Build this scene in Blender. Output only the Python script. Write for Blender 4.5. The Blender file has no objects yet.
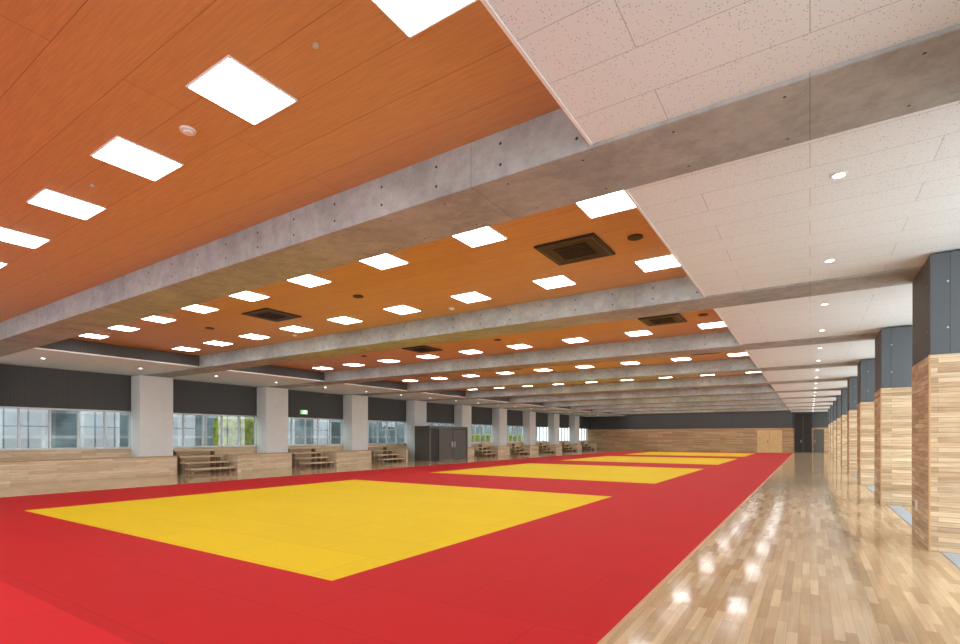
import bpy, math, random
from mathutils import Vector
random.seed(3)
S=1.5
TH=math.atan2(330,507)
sc=bpy.context.scene
sc.view_settings.view_transform='Standard'
sc.view_settings.look='None'
sc.view_settings.exposure=0.08

def lin(r,g,b):
    f=lambda c:(c/255/12.92) if c/255<=0.04045 else ((c/255+0.055)/1.055)**2.4
    return (f(r),f(g),f(b),1)

# ---------- node helpers ----------
class M:
    def __init__(s,name,rough=.5,spec=.5,metal=0):
        s.m=bpy.data.materials.new(name); s.m.use_nodes=True
        s.nt=s.m.node_tree; s.n=s.nt.nodes; s.l=s.nt.links
        s.b=s.n['Principled BSDF']; s.b.inputs['Roughness'].default_value=rough
        s.b.inputs['Specular IOR Level'].default_value=spec
        s.b.inputs['Metallic'].default_value=metal
    def N(s,t,**k):
        x=s.n.new(t)
        for a,v in k.items(): setattr(x,a,v)
        return x
    def pos(s,kind='xy',scale=(1,1,1)):
        tc=s.N('ShaderNodeTexCoord'); sp=s.N('ShaderNodeSeparateXYZ'); cb=s.N('ShaderNodeCombineXYZ')
        s.l.new(tc.outputs['Object'],sp.inputs[0])
        if kind=='xy': a,b,c='X','Y','Z'
        elif kind=='yx': a,b,c='Y','X','Z'
        elif kind=='wall':
            ad=s.N('ShaderNodeMath',operation='ADD'); s.l.new(sp.outputs['X'],ad.inputs[0]); s.l.new(sp.outputs['Y'],ad.inputs[1])
            s.l.new(ad.outputs[0],cb.inputs[0]); s.l.new(sp.outputs['Z'],cb.inputs[1]); a=None
        if a:
            s.l.new(sp.outputs[a],cb.inputs[0]); s.l.new(sp.outputs[b],cb.inputs[1]); s.l.new(sp.outputs[c],cb.inputs[2])
        mp=s.N('ShaderNodeMapping'); mp.inputs['Scale'].default_value=scale
        s.l.new(cb.outputs[0],mp.inputs[0]); return mp.outputs[0]
    def brick(s,vec,w,h,c1,c2,cm,mortar=.003,offset=.5,freq=2,bias=0):
        b=s.N('ShaderNodeTexBrick'); b.offset=offset; b.offset_frequency=freq
        b.inputs['Scale'].default_value=1
        b.inputs['Brick Width'].default_value=w; b.inputs['Row Height'].default_value=h
        b.inputs['Mortar Size'].default_value=mortar; b.inputs['Mortar Smooth'].default_value=.1
        b.inputs['Bias'].default_value=bias
        b.inputs['Color1'].default_value=c1; b.inputs['Color2'].default_value=c2; b.inputs['Mortar'].default_value=cm
        s.l.new(vec,b.inputs['Vector']); return b
    def noise(s,vec,scale=1,detail=4,rough=.6):
        n=s.N('ShaderNodeTexNoise'); n.inputs['Scale'].default_value=scale; n.inputs['Detail'].default_value=detail
        n.inputs['Roughness'].default_value=rough; s.l.new(vec,n.inputs['Vector']); return n
    def ramp(s,fac,c0,c1,p0=.3,p1=.7):
        r=s.N('ShaderNodeValToRGB'); e=r.color_ramp.elements
        e[0].position=p0;e[1].position=p1;e[0].color=c0;e[1].color=c1
        s.l.new(fac,r.inputs[0]); return r.outputs[0]
    def mul(s,a,b,f=1,mode='MULTIPLY'):
        x=s.N('ShaderNodeMix',data_type='RGBA',blend_type=mode); x.inputs[0].default_value=f
        s.l.new(a,x.inputs[6]); s.l.new(b,x.inputs[7]); return x.outputs[2]
    def col(s,o): s.l.new(o,s.b.inputs['Base Color'])
    def bump(s,h,st=.1,d=.01):
        b=s.N('ShaderNodeBump'); b.inputs['Strength'].default_value=st; b.inputs['Distance'].default_value=d
        s.l.new(h,b.inputs['Height']); s.l.new(b.outputs[0],s.b.inputs['Normal'])
g=lambda v:(v,v,v,1)
def plain(name,c,rough=.5,spec=.5,metal=0,var=.08):
    m=M(name,rough,spec,metal); n=m.noise(m.pos('xy'),3)
    m.col(m.ramp(n.outputs['Fac'],tuple(x*(1-var) for x in c[:3])+(1,),tuple(min(1,x*(1+var)) for x in c[:3])+(1,)))
    return m.m
def emis(name,c,st):
    m=M(name); m.b.inputs['Base Color'].default_value=g(.8)
    m.b.inputs['Emission Color'].default_value=c; m.b.inputs['Emission Strength'].default_value=st
    return m.m

# orange ceiling
m=M('orange_wood_ceiling',.45,.3); v=m.pos('xy')
b=m.brick(v,9.1,.455,(.60,.335,.135,1),(.575,.32,.127,1),(.30,.15,.06,1),.003,.5)
gr=m.noise(m.pos('xy',(1.6,34,1)),1.8,6,.7); m.col(m.mul(b.outputs['Color'],m.ramp(gr.outputs['Fac'],g(.82),g(1.0),.35,.62)))
MO=m.m
# white perforated ceiling
m=M('white_perforated_ceiling',.9,.2); v=m.pos('xy')
b=m.brick(v,1.82,.455,(.70,.80,.85,1),(.685,.785,.835,1),(.42,.46,.48,1),.003,.5)
vo=m.N('ShaderNodeTexVoronoi'); vo.inputs['Scale'].default_value=48; vo.inputs['Randomness'].default_value=.6; m.l.new(v,vo.inputs['Vector'])
m.col(m.mul(b.outputs['Color'],m.ramp(vo.outputs['Distance'],g(.4),g(1),.14,.26)))
MW=m.m
# concrete
def concrete(name,c,var=.2,panel=True):
    m=M(name,.75,.3); v=m.pos('xy'); n=m.noise(v,1.1,9,.75); n2=m.noise(v,7,6,.75)
    lo=.82 if panel else .96
    o=m.mul(m.ramp(n.outputs['Fac'],tuple(x*(1-var) for x in c[:3])+(1,),tuple(x*(1+var) for x in c[:3])+(1,),.38,.62),m.ramp(n2.outputs['Fac'],g(lo),g(1),.35,.6))
    if panel:
        b=m.brick(m.pos('xy'),2.73,40,g(1),g(.9),g(.62),.004,0); o=m.mul(o,b.outputs['Color'])
    m.col(o); m.bump(n2.outputs['Fac'],.15,.01); return m.m
MC=concrete('fair_faced_concrete',(.355,.38,.365,1),.18)
MCW=concrete('painted_column',(.72,.74,.72,1),.03,False)
# wood planks
def planks(name,cs,cm,w,h,rough=.4,mort=.002,coords='wall',gs=(2,30,1),spec=.4,bump=False,glo=.72,b2lo=.8):
    m=M(name,rough,spec); v=m.pos(coords)
    b=m.brick(v,w,h,cs[0],cs[1],cm,mort,.37,2)
    b2=m.brick(v,w,h,g(b2lo),g(1.0),g(.9),0,.37,2)
    mp=m.N('ShaderNodeMapping'); mp.inputs['Location'].default_value=(w*7,h*4,0); m.l.new(v,mp.inputs[0]); m.l.new(mp.outputs[0],b2.inputs['Vector'])
    gr=m.noise(m.pos(coords,gs),1.2,5)
    o=m.mul(m.mul(b.outputs['Color'],b2.outputs['Color']),m.ramp(gr.outputs['Fac'],g(glo),g(1.0),.3,.62)); m.col(o)
    if bump:
        n=m.noise(v,2.6,3); m.bump(n.outputs['Fac'],.10,.02)
    return m.m
MWW=planks('cedar_plank_wall',((.88,.70,.46,1),(.56,.38,.22,1)),(.28,.18,.1,1),.75,.065,.6,.002,glo=.62)
MWL=planks('pale_partition_wood',((.92,.74,.50,1),(.72,.52,.32,1)),(.4,.27,.15,1),1.2,.09,.5,.002,glo=.75,b2lo=.88)
MWD=planks('far_plank_wall',((.68,.45,.25,1),(.44,.27,.135,1)),(.2,.12,.06,1),1.6,.12,.3)
MF=planks('glossy_strip_floor',((.80,.60,.37,1),(.54,.36,.195,1)),(.34,.2,.1,1),.6,.075,.10,.001,'yx',(1.5,26,1),.65,True,.84,.84)
def tat(name,c,sp=.1):
    m=M(name,.6,sp); v=m.pos('xy')
    c2=tuple(x*.96 for x in c[:3])+(1,)
    b=m.brick(v,1.82,.91,c,c2,tuple(x*.66 for x in c[:3])+(1,),.004,.5)
    m.col(b.outputs['Color']); n=m.noise(v,160,2); m.bump(n.outputs['Fac'],.1,.002); return m.m
MR=tat('red_tatami',(.54,.013,.016,1)); MR2=tat('sheen_tint_red_tatami',(.66,.018,.026,1)); MY=tat('yellow_tatami',(.80,.59,.008,1))  # second red: paler tint with the tatami sheen put into the colour
def ribbed(name,c,p=.09,mo=.75,ms=.005):
    m=M(name,.6,.3); v=m.pos('wall')
    b=m.brick(v,p,50,c,tuple(x*1.05 for x in c[:3])+(1,),tuple(x*mo for x in c[:3])+(1,),ms,0); m.col(b.outputs['Color']); return m.m
MD=ribbed('dark_ribbed_panel',(.07,.075,.076,1))
MDK=ribbed('blue_grey_column_panel',(.095,.11,.12,1),.45,.6)
MBK=plain('black_metal',lin(32,30,30),.5)
MDG=plain('dark_grey_door',lin(82,80,74),.4)
MAL=plain('aluminium_frame',lin(190,196,198),.35,.5,.3)
MTR=plain('brown_trim',lin(190,152,106),.4)
MWH=plain('white_plastic',lin(225,228,228),.4)
MBD=plain('beige_door',lin(216,182,132),.5)
MST=planks('stair_wood',((.80,.61,.39,1),(.68,.49,.3,1)),(.3,.2,.1,1),1.3,.12)
MSD=planks('stair_support_wood',((.40,.28,.17,1),(.33,.22,.13,1)),(.1,.06,.03,1),1.3,.12)
MLI=emis('light_panel_diffuser',(.96,.985,1,1),11.8)
MDL=emis('downlight_lens',(1,.95,.85,1),10)
MGR=emis('exit_green',(.02,.6,.2,1),1.0); MGW=emis('exit_white',(1,1,1,1),1.2)
MGRI=plain('floor_grille',lin(160,175,190),.3)
# glass
m=M('window_glass'); nt=m.nt; out=m.n['Material Output']
tr=m.N('ShaderNodeBsdfTransparent'); tr.inputs[0].default_value=(.52,.57,.56,1); gl=m.N('ShaderNodeBsdfGlossy'); gl.inputs['Roughness'].default_value=.02
mx=m.N('ShaderNodeMixShader'); mx.inputs[0].default_value=.1
nt.links.new(tr.outputs[0],mx.inputs[1]); nt.links.new(gl.outputs[0],mx.inputs[2]); nt.links.new(mx.outputs[0],out.inputs[0]); MG=m.m
# exterior facade
m=M('exterior_facade',.4); v=m.pos('wall')
b=m.brick(v,1.9,1.5,lin(110,128,134),lin(55,72,76),lin(150,150,148),.09,0)
n=m.noise(m.pos('wall'),.5,4)
m.col(m.mul(b.outputs['Color'],m.ramp(n.outputs['Fac'],g(.4),g(1),.4,.6))); MEX=m.m
m=M('hedge_leaves',.8); n=m.noise(m.pos('wall'),3,8); m.col(m.ramp(n.outputs['Fac'],lin(50,70,14),lin(150,155,40),.35,.6)); MHG=m.m
MASP=plain('exterior_ground',lin(120,120,115),.9)

# ---------- geometry helpers (units of S) ----------
def mesh(name,parts,parent=None,bevel=0):
    vs=[];fs=[];mi=[];mats=[]
    for p in parts:
        mat=p[-1]
        if mat not in mats: mats.append(mat)
        k=mats.index(mat); o=len(vs)
        if p[0]=='poly':
            vs+= [tuple(c*S for c in q) for q in p[1]]; fs.append(tuple(range(o,o+len(p[1])))); mi.append(k)
        else:
            x0,x1,y0,y1,z0,z1=[c*S for c in p[:6]]
            vs+=[(x0,y0,z0),(x1,y0,z0),(x1,y1,z0),(x0,y1,z0),(x0,y0,z1),(x1,y0,z1),(x1,y1,z1),(x0,y1,z1)]
            for f in [(0,3,2,1),(4,5,6,7),(0,1,5,4),(1,2,6,5),(2,3,7,6),(3,0,4,7)]:
                fs.append(tuple(o+i for i in f)); mi.append(k)
    me=bpy.data.meshes.new(name); me.from_pydata(vs,[],fs)
    for mm in mats: me.materials.append(mm)
    for f,k in zip(me.polygons,mi): f.material_index=k
    me.update()
    ob=bpy.data.objects.new(name,me); sc.collection.objects.link(ob)
    if parent: ob.parent=parent
    if bevel:
        bv=ob.modifiers.new('bevel','BEVEL'); bv.width=bevel; bv.segments=2; bv.limit_method='ANGLE'
    return ob
def empty(name):
    e=bpy.data.objects.new(name,None); sc.collection.objects.link(e); return e
def disc(x,y,z,r,mat,axis='z',n=12):
    if axis=='z': return ('poly',[(x+r*math.cos(2*math.pi*i/n),y-r*math.sin(2*math.pi*i/n),z) for i in range(n)],mat)
    if axis=='y': return ('poly',[(x+r*math.cos(2*math.pi*i/n),y,z+r*math.sin(2*math.pi*i/n)) for i in range(n)],mat)
    if axis=='x': return ('poly',[(x,y+r*math.cos(2*math.pi*i/n),z+r*math.sin(2*math.pi*i/n)) for i in range(n)],mat)
def cyl(x,y,z0,z1,r,mat,n=20):
    a=[(x+r*math.cos(2*math.pi*i/n),y+r*math.sin(2*math.pi*i/n)) for i in range(n)]
    P=[('poly',[(p[0],p[1],z0) for p in reversed(a)],mat),('poly',[(p[0],p[1],z1) for p in a],mat)]
    for i in range(n):
        p,q=a[i],a[(i+1)%n]; P.append(('poly',[(p[0],p[1],z0),(q[0],q[1],z0),(q[0],q[1],z1),(p[0],p[1],z1)],mat))
    return P

P=3.62; YF=39.05; YB=-4.4; XL=-15.0; XR=1.45
ZO=2.886; ZB=2.60; ZW=2.62
XSR=-1.01; XSL=-11.9
beamY=[(2.69+P*k,3.27+P*k) for k in range(-1,10)]

# ---------- shell ----------
mesh('floor',[(XL-.2,XR+2.0,YB,YF+.1,-.1,0,MF)])
mesh('ceiling',[(XSL-.05,XSR+.05,YB,YF,ZO,ZO+.1,MO)])
edges=[YB]+[e for b in beamY for e in b]+[YF]
wr=[];wl=[];fas=[]
for i in range(0,len(edges),2):
    a,b=edges[i],edges[i+1]
    wr.append((XSR,XR+.5,a,b,ZW,ZO+.1,MW)); wl.append((XL,XSL,a,b,ZW,ZO+.1,MW)); fas.append((XSL,XSL+.02,a,b,ZW+.01,ZO,MD))
    fas.append((XSL-.001,XSL+.03,a,b,ZW-.005,ZW+.02,MWH)); fas.append((XSR-.012,XSR+.004,a,b,ZW-.006,ZW+.03,MWH))
mesh('ceiling_side_right',wr); mesh('ceiling_side_left',wl); mesh('trim_1',fas)
for (a,b) in beamY:
    pr=[(XL,XR+.4,a,b,ZB,ZO+.1,MC)]
    e=empty('ceiling_beam')
    mesh('beam_body',pr,e,.012)
    hp=[]
    x=-14.6
    while x<XR:
        hp.append(disc(x,a-.0015,ZB+.08,.010,MBK,'y',8)); hp.append(disc(x,a-.0015,ZB+.21,.010,MBK,'y',8))
        for yy in (a+.09,b-.09): hp.append(disc(x,yy,ZB-.0015,.008,MBK,'z',8))
        x+=.5
    mesh('form_tie_holes',hp,e)

# far wall
mesh('wall_far',[(XL-.2,XR+2,YF,YF+.2,0,1.6,MWD),(XL-.2,XR+2,YF,YF+.2,1.6,ZO+.1,MD)])
YD=YF-.004
mesh('door_1',[(-3.0,-1.55,YD-.05,YD,0,1.46,MBD),(-2.3,-2.27,YD-.06,YD-.05,0,1.44,MTR),(-2.4,-2.36,YD-.09,YD-.05,.65,.75,MBK)])
mesh('dark_open_door',[(-.85,.1,YD-.06,YD,0,2.5,MBK),(-.4,-.37,YD-.08,YD-.06,0,2.45,MDG),(-.5,-.47,YD-.1,YD-.06,.65,.8,MAL)])  # black slab stands in for the darkness of an open doorway
mesh('door_3',[(.2,.75,YD-.05,YD,0,1.5,MDG),(.25,.28,YD-.08,YD-.05,.65,.8,MAL)])

# left wall
colL=[(6.18+P*k,7.0+P*k) for k in range(-3,9)]
mesh('wall_left',[(XL-.2,XL,YB,YF,0,.70,MWL),(XL-.2,XL,YB,YF,1.685,ZO+.1,MD)])
wi=0
for i,(a,b) in enumerate(colL):
    e=mesh('column',[(XL+.001,-14.5,a,b,0,ZB,MCW)],None,.015)
    nxt=colL[i+1][0] if i+1<len(colL) else YF
    if nxt-b<.5: continue
    wi+=1
    w=empty('window_%d'%wi)
    fr=[(XL-.12,XL-.04,b,nxt,.70,.74,MAL),(XL-.12,XL-.04,b,nxt,1.645,1.685,MAL),(XL-.2,XL+.03,b,nxt,.70,.715,MWH)]
    n=5; st=(nxt-b)/n
    for j in range(n+1):
        y=b+j*st; fr.append((XL-.12,XL-.04,y-.018,y+.018,.74,1.645,MAL))
    mesh('frame',fr,w)
    mesh('glass',[('poly',[(XL-.08,b,.72),(XL-.08,nxt,.72),(XL-.08,nxt,1.66),(XL-.08,b,1.66)],MG)],w)
    if i<1: continue
    hasst = i not in (2,6)
    p0=b+1.4; p1=nxt+.82
    if i==2: p0=b+.0
    if i==5: p1=16.3
    if i==6: p0=19.35
    mesh('low_wooden_partition',[(-14.45,-14.3,p0,p1,0,.47,MWL),(-14.48,-14.26,p0-.02,p1+.02 if i!=2 else p1,.47,.495,MTR)],None,.006)
    if hasst:
        s=empty('stepped_bench'); tr=[];sp=[]
        for q in range(4):
            z=.16+.16*q; x1=-13.75-.28*q
            tr.append((x1-.3,x1,b+.08,b+1.3,z-.05,z,MST))
        for yy in (b+.15,b+1.2):
            for q in range(4):
                z=.11+.16*q; x1=-13.8-.28*q
                sp.append((x1-.2,x1-.02,yy,yy+.04,0,z,MSD))
        mesh('treads',tr,s,.006); mesh('supports',sp,s)
        mesh('low_wooden_partition',[(-14.25,-13.75,b+1.4,b+1.5,0,.47,MWL),(-14.255,-13.73,b+1.38,b+1.52,.47,.495,MTR)],None,.006)
# vestibule door (left side)
v=empty('entrance_vestibule')
mesh('body',[(-14.0,-13.2,16.45,19.25,1.36,1.46,MDG),(-14.0,-13.2,16.45,16.55,0,1.36,MDG),(-14.0,-13.2,19.15,19.25,0,1.36,MDG)],v,.01)
mesh('door_leaves',[(-13.3,-13.25,16.55,17.1,0,1.36,MBK),(-13.28,-13.22,17.12,18.1,0.01,1.34,MDG),(-13.28,-13.22,18.13,19.12,0.01,1.34,MDG),(-13.22,-13.17,18.0,18.05,.55,.8,MAL),(-13.22,-13.17,18.18,18.23,.55,.8,MAL)],v)
# exit sign
e=empty('exit_sign'); ys=11.6
mesh('housing',[(XL+.001,XL+.05,ys-.15,ys+.15,1.8,1.95,MWH)],e)
x=XL+.052
def q(y0,y1,z0,z1,mt,dx=0): return ('poly',[(x+dx,y0,z0),(x+dx,y1,z0),(x+dx,y1,z1),(x+dx,y0,z1)],mt)
fg=[q(ys-.14,ys+.14,1.81,1.94,MGR),q(ys-.02,ys+.09,1.825,1.93,MGW,.001)]
fg.append(('poly',[(x+.002,ys+.02+.011*math.cos(t*.785),1.912+.011*math.sin(t*.785)) for t in range(8)],MGR))
def limb(a,b,w=.006):
    d=Vector((b[0]-a[0],b[1]-a[1])).normalized(); n=Vector((-d.y,d.x))*w
    fg.append(('poly',[(x+.002,ys+a[0]+n.x,a[1]+n.y),(x+.002,ys+a[0]-n.x,a[1]-n.y),(x+.002,ys+b[0]-n.x,b[1]-n.y),(x+.002,ys+b[0]+n.x,b[1]+n.y)],MGR))
limb((.02,1.9),(.035,1.87),.01);limb((.035,1.87),(.015,1.855));limb((.015,1.855),(.0,1.83));limb((.035,1.87),(.055,1.85));limb((.055,1.85),(.075,1.855));limb((.02,1.895),(0,1.88));limb((.025,1.895),(.05,1.885))
mesh('pictogram',fg,e)

# ---------- right side ----------
for k in range(-2,10):
    y0=5.88+P*k; y1=y0+.94
    if y1>YF or y0<-4.3: continue
    c=empty('clad_column')
    mesh('dark_cladding',[(.885,1.85,y0+.005,y1-.005,1.72,ZB-.001,MDK)],c)
    mesh('wood_cladding',[(.88,1.855,y0,y1,0,1.72,MWW)],c,.006)
    mesh('trim_edge',[(.872,.885,y0-.006,y0+.01,0,1.72,MTR)],c)
    sc_=[]
    for yy in (y0+.15,y0+.79):
        for zz in (1.95,2.35): sc_.append(disc(.8835,yy,zz,.008,MAL,'x',8))
    for xx in (1.0,1.7):
        for zz in (1.95,2.35): sc_.append(disc(xx,y0+.0035,zz,.008,MAL,'y',8))
    mesh('panel_screws',sc_,c)
    if k in(0,1,2): mesh('socket_plate',[(.872,.88,y0+.6,y0+.68,.28,.38,MWH)],c)
fr=[]
for k in range(-3,10):
    a=5.88+P*k+.94; b=5.88+P*(k+1)
    a=max(a,YB); b=min(b,YF)
    if b-a<.3: continue
    fr+=[(1.4,1.46,a,b,0,.05,MAL),(1.4,1.46,a,b,1.5,1.54,MAL),(1.4,1.46,a,b,2.56,2.62,MAL)]
    for j in range(4):
        y=a+(b-a)*j/3; fr.append((1.4,1.46,y-.02,y+.02,0,2.6,MAL))
mesh('window_right',fr)
mesh('floor_grille',[(.95,1.1,max(5.88+P*k+.98,YB),min(5.88+P*(k+1)-.04,YF),0,.006,MGRI) for k in range(-3,9)])
mesh('wall_front',[(XL-.2,XR+.4,YB-.2,YB,0,.3,MWW),(XL-.2,XR+.4,YB-.2,YB,2.5,ZO+.1,MD)]+[(xx,xx+.5,YB-.2,YB,.3,2.5,MWW) for xx in (XL-.2,-11.5,-8,-4.5,-1,1.35)])  # unseen wall behind the camera, wide openings added to let sky light in

# ---------- mats ----------
X0,X1=-11.15,-.86; yx0,yx1=-8.9,-2.77
ys=[(2.38,8.30),(11.1,17.1),(19.9,25.9),(28.7,34.7)]
mt=[]; t=.006
mt.append((X0,X1,YB+.2,1.13,.0,t,MR2))
cur=1.13
for a,b in ys:
    mt.append((X0,X1,cur,a,0,t,MR)); mt.append((X0,yx0,a,b,0,t,MR)); mt.append((yx1,X1,a,b,0,t,MR)); mt.append((yx0,yx1,a,b,0,t,MY)); cur=b
mt.append((X0,X1,cur,36.6,0,t,MR))
mesh('judo_tatami_mat',mt)
mesh('trim_2',[(X1,X1+.03,YB+.2,36.6,0,.005,MTR),(X0-.03,X0,YB+.2,36.6,0,.005,MTR)])

# ---------- ceiling fixtures ----------
xs=[-1.38-1.225*i for i in range(9)]
rows=[1.62,-.2,-2.2]
for k in range(0,10): rows+=[3.97+P*k,5.66+P*k]
lp=[]; h=.19
for y in rows:
    for x in xs:
        lp.append((x-h-.012,x+h+.012,y-h-.012,y+h+.012,ZO-.008,ZO,MWH))
        lp.append((x-h,x+h,y-h,y+h,ZO-.011,ZO-.0079,MLI))
mesh('ceiling_light_panels',lp)
dl=[]
for i in range(-2,21):
    y=3.83+1.81*i
    for x in (.15,-13.2):
        dl+=cyl(x,y,ZW-.008,ZW,.042,MWH); dl+=cyl(x,y,ZW-.010,ZW-.0079,.03,MDL)
mesh('recessed_downlights',dl)
for k in range(0,9):
    for x in (-1.98,-6.95):
        y=4.8+P*k; e=empty('ceiling_air_conditioner')
        mesh('panel',[(x-.31,x+.31,y-.31,y+.31,ZO-.02,ZO,MBK)],e,.005)
        sl=[]
        for j in range(7): 
            yy=y-.15+.05*j; sl.append((x-.17,x+.17,yy-.008,yy+.008,ZO-.03,ZO-.02,MBK))
        for (a,b,c,d) in ((-.28,.28,-.28,-.27),(-.28,.28,.27,.28),(-.28,-.27,-.27,.27),(.27,.28,-.27,.27)): sl.append((x+a,x+b,y+c,y+d,ZO-.026,ZO-.02,MDG))
        mesh('grille',sl,e)
sp=[]
for k in range(9):
    for x in (-1.38,-5.07,-8.7): sp+=cyl(x,4.8+P*k,ZO-.012,ZO,.07,MBK)
mesh('ceiling_speakers',sp)
sd=[]
for x,y in ((-3.2,1.63),(-4.4,6.0),(-8,6.0)): sd+=cyl(x,y,ZO-.012,ZO,.045,MWH)+cyl(x,y,ZO-.024,ZO-.012,.025,MWH)
for x,y in ((-1.99,1.61),(-4.5,1.6)): sd+=cyl(x,y,ZO-.012,ZO,.014,MAL)
mesh('smoke_detectors',sd)

# ---------- exterior ----------
mesh('exterior_building',[(-26,-25,-10,50,-1,5,MEX)])
mesh('exterior_ground',[(-25,XL-.3,-10,50,-.2,-.1,MASP)])
mesh('hedge',[(-18.2,-17.4,10.1,11.8,-.1,1.7,MHG),(-20,-19,24,36,-.1,1.2,MHG)],None,.2)

# ---------- world ----------
w=bpy.data.worlds.new('World'); sc.world=w; w.use_nodes=True
bg=w.node_tree.nodes['Background']; bg.inputs[0].default_value=(.88,.95,1,1); bg.inputs[1].default_value=4.3

# ---------- camera ----------
cd=bpy.data.cameras.new('camera'); cam=bpy.data.objects.new('camera',cd); sc.collection.objects.link(cam)
cd.sensor_width=36; cd.lens=36*507/960; cd.shift_y=(437-322)/960; cd.clip_end=500; cd.clip_start=.05
cam.location=(0,0,S); cam.rotation_euler=(math.pi/2,0,TH)
sc.camera=cam
